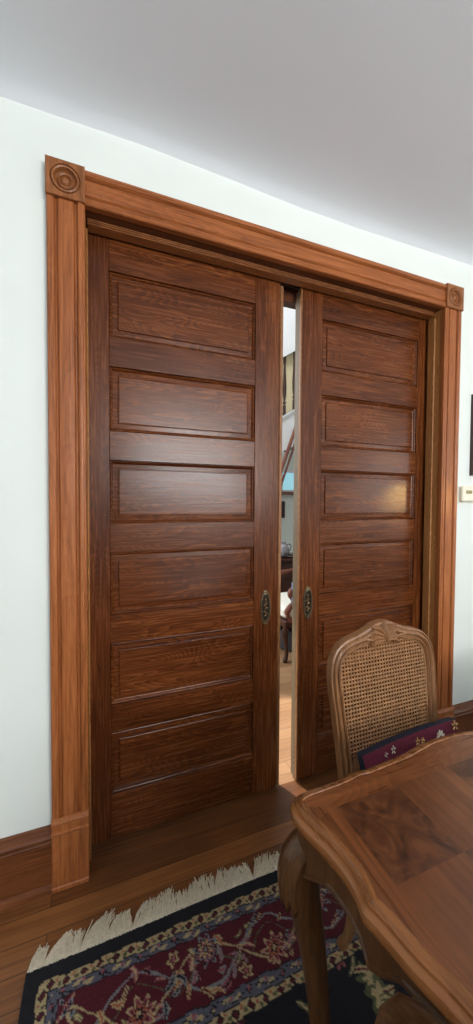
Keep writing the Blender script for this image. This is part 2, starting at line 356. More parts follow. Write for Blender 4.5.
# ------------------------------------------------------------------ pocket doors
YD, TD = .086, .057
ZT, ZB = 2.384, .015
zp = [2.2615-.3628*k for k in range(6)]; PH = .250
def pocket_door(name, xa, xb, pl, pr, pullx, edge):
    """xa..xb door leaf, pl..pr panel opening"""
    root = sempty(name)
    for s0, s1 in ((xa,pl),(pr,xb)):
        b = MB(); b.bbox(s0, s1, YD, YD+TD, ZB, ZT, .0015); b.build('stile', door_z, root, smooth=25)
    edges = [ZT] + [z for k in range(6) for z in (zp[k], zp[k]-PH)] + [ZB]
    for k in range(7):
        b = MB(); b.bbox(pl+.0004, pr-.0004, YD+.0004, YD+TD-.0004, edges[2*k+1], edges[2*k], .0012)
        b.build('rail', door_x, root, smooth=25)
    for k in range(6):
        b = MB(); z1 = zp[k]-.0002; z0 = zp[k]-PH+.0002; x0 = pl+.0002; x1 = pr-.0002
        R = [(0,.012),(.0015,.012),(.002,.006),(.005,.0045),(.008,.0065),(.012,.0135),(.014,.0145),(.030,.0125),(.0315,.0135),(.0330,.0135),(.0336,.0075),(.0355,.0065),(.038,.0062)]
        b.loft([[(x0+i,YD+d,z0+i),(x1-i,YD+d,z0+i),(x1-i,YD+d,z1-i),(x0+i,YD+d,z1-i)] for i,d in R], caps=False)
        n = len(b.v); i, d = R[-1]
        b.add([(x0+i,YD+d,z0+i),(x1-i,YD+d,z0+i),(x1-i,YD+d,z1-i),(x0+i,YD+d,z1-i)], [(0,1,2,3)])
        b.box(x0, x1, YD+.026, YD+.034, z0, z1)
        b.build('panel', door_x, root, smooth=20)
    # oval flush pull
    pr_ = pull(pullx, .886, root)
    # meeting edge
    if edge == 'left':
        b = MB(); b.bbox(xb+.0035, xb+.021, YD+.003, YD+TD-.004, ZB, ZT-.01, .004); b.box(xb, xb+.0034, YD+.008, YD+TD-.006, ZB, ZT-.01); b.build('edge_strip', edge_tan, root)
    else:
        b = MB(); b.bbox(xa-.0075, xa, YD+.0005, YD+.019, ZB, ZT+.004, .002); b.build('edge_strip', edge_tan, root)
        b = MB(); b.bbox(xa-.0065, xa, YD+.0195, YD+TD, ZB, ZT, .0015); b.build('edge_strip', edge_grey, root)
    return root
def ell(rx, rz, y, x, z, n=48, lob=0, amp=0):
    return [(x+rx*(1+amp*math.cos(lob*2*PI*k/n))*math.cos(2*PI*k/n), y, z+rz*(1+amp*math.cos(lob*2*PI*k/n))*math.sin(2*PI*k/n)) for k in range(n)]
def pull(x, z, root):
    y = YD
    b = MB()   # plate with raised scalloped rim
    b.loft([ell(.0265,.082,y,x,z,64,16,.02), ell(.0265,.082,y-.003,x,z,64,16,.02), ell(.024,.078,y-.005,x,z,64,16,.02), ell(.020,.070,y-.0035,x,z,64), ell(.0185,.066,y-.0035,x,z,64), ell(.0175,.062,y-.006,x,z,64), ell(.0165,.060,y-.005,x,z,64), ell(.0155,.057,y-.001,x,z,64)], caps=False)
    p = b.build('door_pull', bronze, root, smooth=40)
    b = MB()
    for k in range(34):
        a = 2*PI*k/34; cx, cz = x+.0222*math.cos(a), z+.074*math.sin(a)
        b.lathe([(.0002,y-.0085),(.0018,y-.0075),(.0025,y-.005),(.002,y-.003)], 8, 'y', (cx,0,cz))
    b.build('beaded_rim', bronze_g, p)
    b = MB(); b.loft([ell(.0158,.0575,y-.001,x,z,40), ell(.0150,.055,y-.0002,x,z,40), ell(.001,.004,y-.0002,x,z,40)], caps=True); b.build('cup', bronze_d, p)
    b = MB()   # relief in the cup: a curled leaf on a stem, a boss above
    pts = spline([(x-.004,z-.040),(x+.003,z-.028),(x-.004,z-.012),(x+.004,z+.004),(x-.003,z+.018),(x+.001,z+.030)], 6)
    b.tube([(q[0], y-.0025, q[1]) for q in pts], [.0022+.0014*math.sin(i*.9) for i in range(len(pts))], 8)
    for dx, dz, r in ((.007,-.028,.0035),(-.008,-.020,.0035),(.008,-.002,.0038),(-.007,.010,.0036),(.006,.018,.003),(0,.038,.005)):
        b.lathe([(.0003,y-.0052),(r*.7,y-.0045),(r,y-.0025),(r,y-.0004)], 10, 'y', (x+dx,0,z+dz))
    b.build('relief', bronze_g, p)
    return p
pocket_door('door_1', .076, .9366, .1975, .815, .875, 'left')
pocket_door('door_2', 1.0568, 1.905, 1.1677, 1.785, 1.102, 'right')

# ------------------------------------------------------------------ on the right wall
t = thing('thermostat', 'small ivory plastic thermostat on the white wall right of the door casing', 'thermostat', (2.062,0,1.378))
b = MB(); b.bbox(-.058,.058,-.004,0,0,.094,.002); b.build('back_plate', plastic, t)
b = MB(); b.bbox(-.054,.054,-.026,-.0042,.006,.090,.006); b.build('cover', plastic, t)
b = MB(); b.bbox(-.030,.018,-.0275,-.0262,.050,.068,.0005); b.build('display', lcd, t)
b = MB()
for k in range(2): b.bbox(.030,.040,-.0285,-.0262,.048+k*.014,.056+k*.014,.001)
b.build('button', plastic, t)
t = thing('picture_frame', 'dark wooden picture frame hung on the white wall above the thermostat', 'picture', (2.33,0,1.53))
fw, fh, k = .24, .45, .03
b = MB(); pr = [(0,0),(0,-.018),(.006,-.024),(.016,-.024),(.022,-.016),(.03,-.014),(.03,-.004)]
b.loft([[(-fw+i,d,i),(fw-i,d,i),(fw-i,d,fh-i),(-fw+i,d,fh-i)] for i,d in pr], caps=False); b.build('frame', frame_m, t, smooth=25)
b = MB(); b.box(-fw+.028,fw-.028,-.008,-.003,.028,fh-.028); b.build('mat', mat_board, t)
b = MB(); b.box(-fw+.09,fw-.09,-.0095,-.0082,.09,fh-.09); b.build('print', plain('faded print', (150,142,120), rough=.6, noise=.5, nscale=14), t)

# ------------------------------------------------------------------ rug
RX0, RX1, RY1, RY0 = -.042, 2.62, -.249, -4.0+.35
RZ = .011
def rug_colours(X, Y):
    rng = np.random.RandomState(4)
    # hand-knotted wobble
    wx = X+.0022*np.sin(Y*95+1)+.0018*np.sin(X*63+Y*31); wy = Y+.0022*np.sin(X*88+2)+.0018*np.sin(Y*71-X*29)
    dx = np.minimum(wx-RX0, RX1-wx); dy = np.minimum(RY1-wy, wy-RY0)
    side = dx < dy
    d = np.minimum(dx, dy); t = np.where(side, (RY1-wy), wx-RX0)
    col = np.zeros(X.shape+(3,)); 
    c3 = lambda r,g,b_: np.array(lin(r,g,b_)[:3])
    BLK, CRM, GRY, MAR, PNK, GRN, NAV, LGR, RST = c3(22,22,28), c3(158,140,104), c3(80,80,92), c3(74,20,30), c3(136,76,82), c3(76,80,54), c3(20,20,28), c3(112,114,118), c3(146,84,60)
    def put(mask, c): col[mask] = c
    put(d < 9, NAV)
    put(d < .302, CRM); put(d < .276, BLK); put(d < .273, GRY); put(d < .245, BLK); put(d < .242, MAR); put(d < .091, BLK); put(d < .088, GRY); put(d < .066, BLK); put(d < .063, CRM); put(d < .039, BLK)
    put((d > .299) & (d < .303), BLK)
    def guard(dc, per, ph):
        u = (t+ph) % per - per/2; v = d-dc
        band = np.abs(v) < .0105
        put(band & (np.abs(u)+np.abs(v)*1.1 < .0125), BLK)
        put(band & (np.abs(u)+np.abs(v)*1.1 < .0085), MAR)
        w = (t+ph+per/2) % per - per/2
        put(band & (np.hypot(w-.004, v-.004) < .0055), GRN); put(band & (np.hypot(w+.004, v+.005) < .004), RST)
    guard(.0515, .044, 0); guard(.288, .044, .01)
    def meander(dc, per, ph):
        u = (t+ph) % per - per/2; v = d-dc
        band = np.abs(v) < .0105
        put(band & ((u/.026)**2+((v-.003*np.sin(u*140))/.0065)**2 < 1), CRM)
        put(band & ((u/.010)**2+(v/.0045)**2 < 1), LGR)
        w = (t+ph+per/2) % per - per/2
        r = np.hypot(w, v); th = np.arctan2(v, w)
        put(band & (r < .010*(.75+.35*np.cos(4*th))), BLK); put(band & (r < .003), CRM)
        q = (t+ph+per/4) % (per/2) - per/4
        put(band & (np.hypot(q, v+.003) < .0048), PNK)
        put(band & (np.abs(v-.007*np.sin(t*2*PI/per)) < .0013), BLK)
    meander(.077, .105, .0); meander(.259, .105, .04)
    main = (d > .093) & (d < .240)
    def vine(dc, amp, per, ph, w, c): put(main & (np.abs(d-(dc+amp*np.sin(2*PI*(t+ph)/per))) < w*(1+.3*np.sin(t*60))), c)
    vine(.166,.052,.40,.0,.0032,LGR); vine(.166,.052,.40,.20,.0028,CRM); vine(.166,.03,.2,.05,.0016,GRN)
    def rosette(tc, dc, R, n, cols, zone, rot=0):
        u = t-tc; v = d-dc; r = np.hypot(u, v); th = np.arctan2(v, u)+rot
        for k, c in enumerate(cols):
            rr = R*(1-k/len(cols))
            put(zone & (r < rr*(.8+.24*np.cos(n*th))), c)
    def leaf(tc, dc, L, w, ang, c, c2, zone):
        u = t-tc; v = d-dc; a = u*math.cos(ang)+v*math.sin(ang); q = -u*math.sin(ang)+v*math.cos(ang)
        q = q-.25*a*a/L*8*.12
        prof_ = w*np.sqrt(np.clip(1-(a/L)**2,0,1))*(1+.25*np.cos(a/L*14))
        m_ = zone & (np.abs(a) < L)
        put(m_ & (np.abs(q) < prof_), c); put(m_ & (np.abs(q) < prof_*.4), c2)
    for k in range(-1, 24):
        tc = .10+k*.2
        dd = .166+(.034 if k % 2 else -.034)
        for j in range(17):
            a = rng.rand()*2*PI; rad = .03+rng.rand()*.075
            c, c2 = [(CRM,MAR),(PNK,CRM),(LGR,NAV),(GRN,CRM),(CRM,RST),(LGR,PNK),(PNK,NAV)][rng.randint(7)]
            leaf(tc+rad*1.15*math.cos(a), .166+min(.06,rad)*math.sin(a), .011+rng.rand()*.019, .004+rng.rand()*.005, rng.rand()*PI, c, c2, main)
        rosette(tc, dd, .040, 8, [CRM,PNK,MAR,RST,NAV,CRM] if k % 2 else [LGR,NAV,PNK,CRM,MAR,LGR], main, k)
        rosette(tc+.1, .166-(.05 if k % 2 else -.05), .02, 5, [CRM,MAR,PNK] if k % 3 else [PNK,NAV,CRM], main, k*2)
    field = d > .304
    for k in range(420):
        px = rng.rand()*(RX1-RX0); py = rng.rand()*2.6
        if k < 170: px = .2+rng.rand()*1.1; py = .28+rng.rand()*.6
        # field motifs in plain x/y
        u = wx-RX0-px; v = RY1-wy-py; r = np.hypot(u, v); th = np.arctan2(v, u)
        ty = rng.randint(3); c, c2 = [(CRM,MAR),(PNK,MAR),(LGR,MAR),(GRN,CRM),(MAR,PNK),(RST,CRM)][rng.randint(6)]
        if ty == 0:
            R = .016+rng.rand()*.03; n = rng.randint(5,9)
            put(field & (r < R*(.8+.25*np.cos(n*th))), c); put(field & (r < .6*R*(.8+.25*np.cos(n*th))), c2); put(field & (r < .25*R), CRM)
        else:
            L = .02+rng.rand()*.03; w = .005+rng.rand()*.006; ang = rng.rand()*PI
            a = u*math.cos(ang)+v*math.sin(ang); q = -u*math.sin(ang)+v*math.cos(ang)-a*a*6
            p_ = w*np.sqrt(np.clip(1-(a/L)**2,0,1)); put(field & (np.abs(q) < p_) & (np.abs(a) < L), c); put(field & (np.abs(q) < p_*.35) & (np.abs(a) < L), c2)
    col *= (1+.35*(rng.rand(*X.shape)-.5))[...,None]
    return np.clip(col, 0, 1)
def make_rug():
    def axis_(a, b_, fine_to, fs, cs):
        s = np.sign(b_-a); p = list(np.arange(a, fine_to, s*fs)); p += list(np.arange(fine_to, b_, s*cs)); p.append(b_); return np.array(p)
    xs = axis_(RX0, RX1, 1.35, .0038, .02); ys = axis_(RY1, RY0, -1.02, .0038, .02)
    X, Y = np.meshgrid(xs, ys); col = rug_colours(X, Y)
    ny, nx = X.shape
    rngz = np.random.RandomState(2)
    Z = RZ+.0008*np.sin(X*9)*np.sin(Y*7)
    vs = np.stack([X,Y,Z], -1).reshape(-1,3)
    idx = np.arange(nx*ny).reshape(ny, nx)
    f = np.stack([idx[:-1,:-1], idx[1:,:-1], idx[1:,1:], idx[:-1,1:]], -1).reshape(-1,4)
    rim = list(idx[0,:]) + list(idx[1:,-1]) + list(idx[-1,::-1][1:]) + list(idx[::-1,0][1:-1])
    n0 = len(vs); low = vs[rim].copy(); low[:,2] = .0005
    vs = np.concatenate([vs, low]); nr = len(rim)
    fs = [tuple(q) for q in f.tolist()] + [(rim[i], rim[(i+1)%nr], n0+(i+1)%nr, n0+i) for i in range(nr)] + [tuple(n0+i for i in range(nr))]
    me = bpy.data.meshes.new('rug'); me.from_pydata(vs.tolist(), [], fs)
    ca = me.color_attributes.new('weave', 'FLOAT_COLOR', 'POINT')
    full = np.ones((len(vs),4)); full[:n0,:3] = col.reshape(-1,3); full[n0:,:3] = col.reshape(-1,3)[rim]
    ca.data.foreach_set('color', full.ravel())
    me.materials.append(rug_material())
    import bmesh
    bm = bmesh.new(); bm.from_mesh(me); bmesh.ops.recalc_face_normals(bm, faces=bm.faces); bm.to_mesh(me); bm.free()
    o = bpy.data.objects.new('area_rug', me); C.objects.link(o)
    tag(o, 'dark red and black oriental rug with ivory fringe on the wood floor', 'rug')
    # fringe: tufts of cotton strands along the short end
    b = MB(); x = RX0+.006; rnd = random.Random(3); lean = 0; ln = .075
    while x < RX1-.004:
        if rnd.random() < .07: lean = rnd.uniform(-.2,.55); ln = rnd.uniform(.062,.088)
        l = ln*rnd.uniform(.8,1.08); sl = lean+rnd.uniform(-.15,.15)
        if x < .10: sl += .25; l *= .75+.25*(x-RX0)/.14
        w = rnd.uniform(.0024,.0042); z = rnd.uniform(.003,.009)
        pts = [(0,0),(.35,rnd.uniform(-.06,.06)),(.7,rnd.uniform(-.08,.08)),(1,rnd.uniform(-.12,.12))]
        rings = []
        for i, (q, wob) in enumerate(pts):
            cx = x+l*q*(sl*q+wob*.5); cy = RY1-.002+l*q; ww = w*(1-.55*q); zz = z*(1-.55*q)+.0012
            rings.append([(cx-ww,cy,zz-.001),(cx+ww,cy,zz-.001),(cx,cy,zz+.0022)])
        b.loft(rings); x += rnd.uniform(.0008,.0018)
    b.box(RX0+.002, RX1-.002, RY1-.003, RY1+.007, .001, .010)
    fr = b.build('fringe', fringe_m, o, smooth=0); fr['kind'] = 'stuff'
    return o
make_rug()

# ------------------------------------------------------------------ dining table
TX, TY, TZ = 1.465, -1.265, .76      # centre, height of the top
hx, hy = 1.465-.535, .538
def table_outline():
    # one quarter (left/back) in table coordinates, then mirrored
    end = [(.585,-1.265),(.584,-1.18),(.5705,-1.085),(.556,-1.035),(.548,-.995),(.5385,-.957)]
    end2 = [(.5385,-.957),(.5475,-.924),(.547,-.889),(.539,-.846),(.5275,-.806),(.5245,-.780),(.528,-.757),(.540,-.739),(.566,-.730),(.61,-.7285),(.665,-.727),(.7105,-.7205)]
    end3 = [(.7105,-.7205),(.74,-.7235),(.778,-.722),(.862,-.717),(.947,-.7045),(1.0,-.7025),(1.057,-.705),(1.127,-.717),(1.18,-.7205),(1.21,-.7165),(1.24,-.7205),(1.33,-.716),(1.465,-.706)]
    q = spline(end,6)[:-1]+spline(end2,6)[:-1]+spline(end3,5)
    q = [(x-TX, y-TY) for x,y in q]
    left_back = q
    right_back = [(-x,y) for x,y in q[::-1]][1:]
    top = left_back+right_back           # left mid -> back -> right mid
    bot = [(x,-y) for x,y in top[::-1]][1:-1]
    return top+bot                       # clockwise seen from above
OUT = table_outline()
def offset(loop, d):
    """inset a clockwise loop by d along softened normals, so the cusps keep their shape"""
    P = np.array(loop); a = np.roll(P,1,0); c = np.roll(P,-1,0); tt = c-a; tt /= np.hypot(tt[:,0],tt[:,1])[:,None]
    Nn = np.stack([tt[:,1],-tt[:,0]],1)
    for k in range(26):
        Nn = .5*Nn+.25*(np.roll(Nn,1,0)+np.roll(Nn,-1,0))
    Nn /= np.hypot(Nn[:,0],Nn[:,1])[:,None]
    return [tuple(p) for p in P+Nn*d]
table = thing('dining_table', 'walnut dining table with parquetry squares and scalloped moulded edge', 'table', (TX,TY,RZ))
H0 = TZ-RZ
b = MB()
rings = []
for ins, dz in ((.012,-.036),(.006,-.034),(.001,-.028),(0,-.021),(.0025,-.014),(.0075,-.010),(.0115,-.009),(.0125,-.0045),(.0165,-.0035),(.019,-.001),(.0225,0),(.0265,0),(.0275,-.0012),(.0288,-.0012),(.0298,0)):
    rings.append([(x,y,H0+dz) for x,y in offset(OUT, ins)])
b.loft(rings, caps=False, mi=3)
rim = rings[-1]; n = len(rim)
CELL = .1545
fx0, fx1, fy1, fy0 = .610-TX, .610-TX+11*CELL, -.800-TY, -.800-TY-6*CELL
def to_rect(p):
    x, y = p[0], p[1]
    return (min(max(x,fx0),fx1), min(max(y,fy0),fy1), H0)
inner = [to_rect(p) for p in rim]
# border: band of faces rim -> veneer rectangle ; grain by side
vs = list(rim)+inner
for i in range(n):
    j = (i+1) % n
    side = abs(rim[i][1]) < abs(fy1)-.0001+.02 and abs(rim[i][0]) > abs(fx0)
    fv = [rim[i], rim[j], inner[j], inner[i]]
    q = []
    for p in fv:
        if not q or any(abs(p[k]-q[-1][k]) > 1e-7 for k in range(3)): q.append(p)
    if len(q) >= 3: b.add(q, [tuple(range(len(q)))], 0 if side else 1)
# interior as one face loop
cl = []
for p in inner:
    if not cl or abs(p[0]-cl[-1][0])+abs(p[1]-cl[-1][1]) > 1e-6: cl.append(p)
b.add([(fx0,fy0,H0),(fx1,fy0,H0),(fx1,fy1,H0),(fx0,fy1,H0)], [(0,1,2,3)], 2)
under = [(x,y,H0-.036) for x,y in offset(OUT,.012)]
b.add(under, [tuple(range(n))], 0)
b.build('tabletop', [walnut, walnut_x, parquet_material(CELL, fx0, fy1), walnut_edge], table, smooth=30)
# apron with scalloped lower edge, following the outline
b = MB(); AP = offset(OUT, .016); AP2 = offset(OUT, .036)
per = [0]
for i in range(1, n): per.append(per[-1]+math.hypot(AP[i][0]-AP[i-1][0], AP[i][1]-AP[i-1][1]))
def ap_h(p):
    # distance along the side from the nearest corner
    x, y = p; ux = hx-abs(x); uy = hy-abs(y)
    on_end = ux < uy; s = (uy if on_end else ux); Lh = (hy if on_end else hx)
    k = s if on_end else s*.9
    return float(np.interp(k, [0,.04,.08,.12,.17,.20,.225,.25,.28,.32,.40,.53,.9], [.115,.110,.082,.060,.062,  .068,.076,.064,.036,.028,.034,.05,.05]))
rings = []
outer_t = [(x,y,H0-.036) for x,y in AP]; outer_b = [(x,y,H0-.036-ap_h((x,y))+.010) for x,y in AP]
bead = [(p[0],p[1],H0-.036-ap_h(q)+.008) for p,q in zip(offset(OUT,.0125),AP)]; bead2 = [(p[0],p[1],H0-.036-ap_h(q)+.001) for p,q in zip(offset(OUT,.0135),AP)]
in_b = [(p[0],p[1],H0-.036-ap_h(q)) for p,q in zip(AP2,AP)]; in_t = [(x,y,H0-.036) for x,y in AP2]
b.loft([outer_t, outer_b, bead, bead2, in_b, in_t], caps=False, loop=True); b.build('apron', walnut_leg, table, smooth=40)
# cabriole legs
def rsec(c, half, z, ang, k=3.2, n=20, rip=0, nr=0, tilt=0):
    """rounded-square section"""
    pts = []
    for i in range(n):
        a = 2*PI*i/n; ca, sa = math.cos(a), math.sin(a)
        r = (abs(ca)**k+abs(sa)**k)**(-1/k)*half
        r *= 1+rip*math.cos(nr*a)
        x, y = r*ca, r*sa
        pts.append((c[0]+x*math.cos(ang)-y*math.sin(ang), c[1]+x*math.sin(ang)+y*math.cos(ang), z+tilt*x))
    return pts
def table_leg(sx, sy):
    """sx, sy = which corner; the knee swells outwards along the diagonal"""
    cx, cy = sx*(hx-.046), sy*(hy-.048); dx, dy = sx*.7071, sy*.7071
    ang = math.atan2(dy, dx)
    prof_ = spline([(.7125,-.022,.034),(.690,-.010,.038),(.660,.012,.041),(.625,.030,.043),(.585,.036,.042),(.54,.030,.038),(.48,.016,.032),(.40,.002,.0265),(.31,-.008,.0225),(.22,-.014,.020),(.13,-.010,.0185),(.075,.002,.0195),(.045,.016,.025),(.020,.026,.028),(.002,.026,.025)], 5)
    b = MB(); b.loft([rsec((cx+dx*o, cy+dy*o), h*.92, z, ang+PI/4, 2.8, 24) for z,o,h in prof_])
    leg = b.build('leg', walnut_leg, table, smooth=50)
    # acanthus carving wrapped over the knee
    b = MB(); m = 29; rows = []
    pr = [q for q in prof_ if .545 < q[0] < .715]
    for ir, (z,o,h) in enumerate(pr):
        f = ir/(len(pr)-1); row = []
        for i in range(m):
            u = i/(m-1)*2-1
            a = u*1.75
            k = 2.8; ca, sa = math.cos(a+PI/4), math.sin(a+PI/4)
            r = (abs(ca)**k+abs(sa)**k)**(-1/k)*h*.92
            zz = z-(.020*abs(math.cos(u*PI*3.5))*f*f+ .020*(1-abs(u))*f)
            lift = .0030+.0024*math.cos(u*PI*7)*(.4+.6*f)-(.003 if f > .97 else 0)-.0028*abs(u)**4
            rr = r+lift
            row.append((cx+dx*o+rr*math.cos(a+ang), cy+dy*o+rr*math.sin(a+ang), zz))
        rows.append(row)
    b.loft(rows, caps=False, closed=False)
    c = b.build('knee_carving', walnut_leg, leg, smooth=60)
    sd = c.modifiers.new('thick', 'SOLIDIFY'); sd.thickness = .004; sd.offset = -1
    return leg
for sx in (-1,1):
    for sy in (-1,1): table_leg(sx, sy)

# ------------------------------------------------------------------ cane-back dining chairs
def back_pt(x, z, off=0):
    """a point of the raked back: x across, z height, off = towards the front"""
    return (x, .200+(z-.45)*.14-off, z)
def chair(label, loc, rz):
    t = thing('dining_chair', label, 'chair', loc, rz, 'cane back dining chairs at the table')
    half = [(-.181,.44),(-.182,.50),(-.187,.60),(-.194,.70),(-.199,.77),(-.200,.82),(-.193,.860),(-.174,.889),(-.143,.906),(-.105,.915),(-.066,.926),(-.030,.938),(0,.942)]
    path = spline(half, 6); path = path+[(-x,z) for x,z in path[::-1]][1:]
    n = len(path); rings = []
    # moulded section (across, front height)
    sec = [(-1,-.012),(-1,.006),(-.92,.013),(-.74,.017),(-.58,.0145),(-.50,.0075),(-.36,.0075),(-.22,.015),(.05,.0195),(.32,.0165),(.44,.0085),(.56,.0075),(.70,.0135),(.88,.012),(1,.004),(1,-.012),(.6,-.017),(-.6,-.017)]
    for i,(x,z) in enumerate(path):
        a = path[max(i-1,0)]; c = path[min(i+1,n-1)]; tx, tz = c[0]-a[0], c[1]-a[1]; L_ = math.hypot(tx,tz); nx, nz = -tz/L_, tx/L_   # outwards
        w = .0195 + .006*math.exp(-(x/.07)**2)
        rings.append([back_pt(x+nx*w*s, z+nz*w*s, d) for s,d in sec])
    b = MB(); b.loft(rings); b.build('back_frame', chairwood, t, smooth=40)
    # lower rail of the back
    b = MB(); rs = []
    for x in np.linspace(-.172,.172,15):
        z = .532+.010*math.cos(x/.172*PI/2)
        rs.append([back_pt(x, z+dz, d) for dz,d in ((-.020,-.012),(-.020,.010),(-.010,.014),(.008,.014),(.014,.010),(.018,.008),(.018,-.012))])
    b.loft(rs); b.build('back_rail', chairwood_x, t, smooth=40)
    # carved shell crest
    b = MB()
    def petal(x0, z0, ang, L_, w, h, d0=.016):
        rr = []
        for q in np.linspace(0,1,7):
            ww = w*math.sin(PI*min(.98,.12+.80*q))**.8; curl = ang+.5*math.copysign(1,ang)*q*q*(abs(ang) > .05)
            cx, cz = x0+math.sin(curl)*L_*q, z0+math.cos(curl)*L_*q; px, pz = math.cos(curl), -math.sin(curl)
            lift = d0+h*math.sin(PI*(.15+.75*q))
            rr.append([back_pt(cx+px*ww*s, cz+pz*ww*s, lift*(1 if abs(s) < .9 else .0)+ (0 if abs(s)<.9 else d0-.008)+(.002*math.cos(s*6))) for s in (-1,-.5,0,.5,1)])
        b.loft(rr, caps=False, closed=False)
    for a_ in (-1.35,-1.0,-.66,-.33,.33,.66,1.0,1.35): petal(0, .908, a_, .070-.008*abs(a_), .0105, .013)
    petal(0,.903,0,.067,.0105,.017)
    for a_ in (-1.75,1.75): petal(0,.926,a_,.050,.009,.006)
    for sg in (-1,1):
        pts = spline([(sg*.018,.918),(sg*.045,.914),(sg*.075,.919),(sg*.100,.917)], 5)
        b.tube([back_pt(x,z,.017) for x,z in pts], [.007-.0005*i*.7 for i in range(len(pts))], 8)
    cr = b.build('crest_carving', chairwood, t, smooth=60)
    # woven cane: sheet of octagonal holes
    inner = []
    for i,(x,z) in enumerate(path):
        a = path[max(i-1,0)]; c = path[min(i+1,n-1)]; tx, tz = c[0]-a[0], c[1]-a[1]; L_ = math.hypot(tx,tz); inner.append((x+tz/L_*.012, z-tx/L_*.012))
    poly = np.array([p for p in inner if p[1] > .53])
    def inside(x, z):
        c = False; m = len(poly); j = m-1
        for i in range(m):
            if (poly[i][1] > z) != (poly[j][1] > z) and x < (poly[j][0]-poly[i][0])*(z-poly[i][1])/(poly[j][1]-poly[i][1])+poly[i][0]: c = not c
            j = i
        return c
    b = MB(); P_ = .0118; r = .0045
    zz = .545; row = 0
    while zz < .94:
        k = -18
        while k <= 18:
            x = k*P_
            if inside(x, zz):
                h = P_/2; V = []
                for i in range(8):
                    a = PI/8+i*PI/4; q = (1.0 if i % 2 else 1.0); V.append(back_pt(x+r*1.05*math.cos(a), zz+r*1.2*math.sin(a), .0015))
                # outer ring: 8 points round the square
                o8 = [(h,h*.42),(h*.42,h),(-h*.42,h),(-h,h*.42),(-h,-h*.42),(-h*.42,-h),(h*.42,-h),(h,-h*.42)]
                O = [back_pt(x+u, zz+v, .003 if i % 2 else .002) for i,(u,v) in enumerate(o8)]
                cs = [back_pt(x+u*h, zz+v*h, .0045) for u,v in ((1,1),(-1,1),(-1,-1),(1,-1))]
                fs = [(i, 8+i, 8+(i+1)%8, (i+1)%8) for i in range(8)]
                fs += [(8, 16, 9), (10, 17, 11), (12, 18, 13), (14, 19, 15)]
                b.add(V+O+cs, fs)
            k += 1
        zz += P_; row += 1
    cn = b.build('cane_panel', cane_m, t, smooth=0)
    sd = cn.modifiers.new('thick','SOLIDIFY'); sd.thickness = .0016
    # beaded spline round the cane
    b = MB(); q = [(x+ (0), z) for x,z in inner if z > .54]
    q2 = []
    for i,(x,z) in enumerate(q):
        a = q[max(i-1,0)]; c = q[min(i+1,len(q)-1)]; tx, tz = c[0]-a[0], c[1]-a[1]; L_ = math.hypot(tx,tz); q2.append((x+tz/L_*.0095, z-tx/L_*.0095))
    b.tube([back_pt(x,z,.004) for x,z in q2], .0028, 6); b.build('cane_spline', cane_m, t)
    # seat frame: serpentine front, tapering to the back
    front = spline([(-.245,-.235),(-.20,-.250),(-.12,-.247),(-.05,-.258),(0,-.262),(.05,-.258),(.12,-.247),(.20,-.250),(.245,-.235)],4)
    outl = front+spline([(.262,-.19),(.250,-.05),(.222,.10),(.200,.190)],4)+[(.19,.212),(-.19,.212)]+spline([(-.200,.190),(-.222,.10),(-.250,-.05),(-.262,-.19)],4)
    def so(d): return [(x*(1-d/.25), (y+.02)*(1-d/.23)-.02) for x,y in outl]
    b = MB(); b.loft([[(x,y,z) for x,y in so(d)] for d,z in ((.012,.375),(.004,.378),(.004,.395),(0,.402),(0,.428),(.006,.438),(.016,.444),(.028,.445),(.036,.440),(.040,.425),(.045,.38))], caps=False)
    b.build('seat_frame', chairwood_x, t, smooth=40)
    b = MB(); rr = [[(x,y,z) for x,y in so(d)] for d,z in ((.036,.425),(.034,.441),(.040,.447),(.07,.449),(.12,.450),(.20,.450))]
    b.loft(rr); b.build('seat', cane_m, t, smooth=60)
    for sg in (-1,1):
        # rear leg: curves forward, foot kicks back
        pr = spline([(.470,.203,.0195),(.40,.196,.020),(.32,.182,.0185),(.22,.165,.0165),(.13,.163,.0145),(.06,.178,.0135),(.015,.199,.0155),(.0005,.202,.0145)],5)
        b = MB(); b.loft([rsec((sg*(.181+.012*(1-z/.47)), y), h, z, 0, 3, 16) for z,y,h in pr]); b.build('leg', chairwood, t, smooth=50)
        # cabriole front leg
        pr = spline([(.405,.0,.030),(.37,.010,.031),(.33,.017,.029),(.27,.010,.023),(.19,-.004,.0175),(.10,-.006,.0145),(.05,.004,.0145),(.022,.014,.019),(.0005,.016,.017)],5)
        b = MB(); d_ = .7071
        b.loft([rsec((sg*(.215+d_*o), -.205-d_*o), h, z, PI/4, 2.7, 18) for z,o,h in pr])
        lg = b.build('leg', chairwood, t, smooth=50)
    return t
chair('carved walnut cane back chair facing the table in front of the right door', (1.047,-.720,RZ), 0)
chair('carved chair at the near left end of the table, only its seat corner showing', (.585,-1.203,RZ+.001), PI/2+math.radians(25))

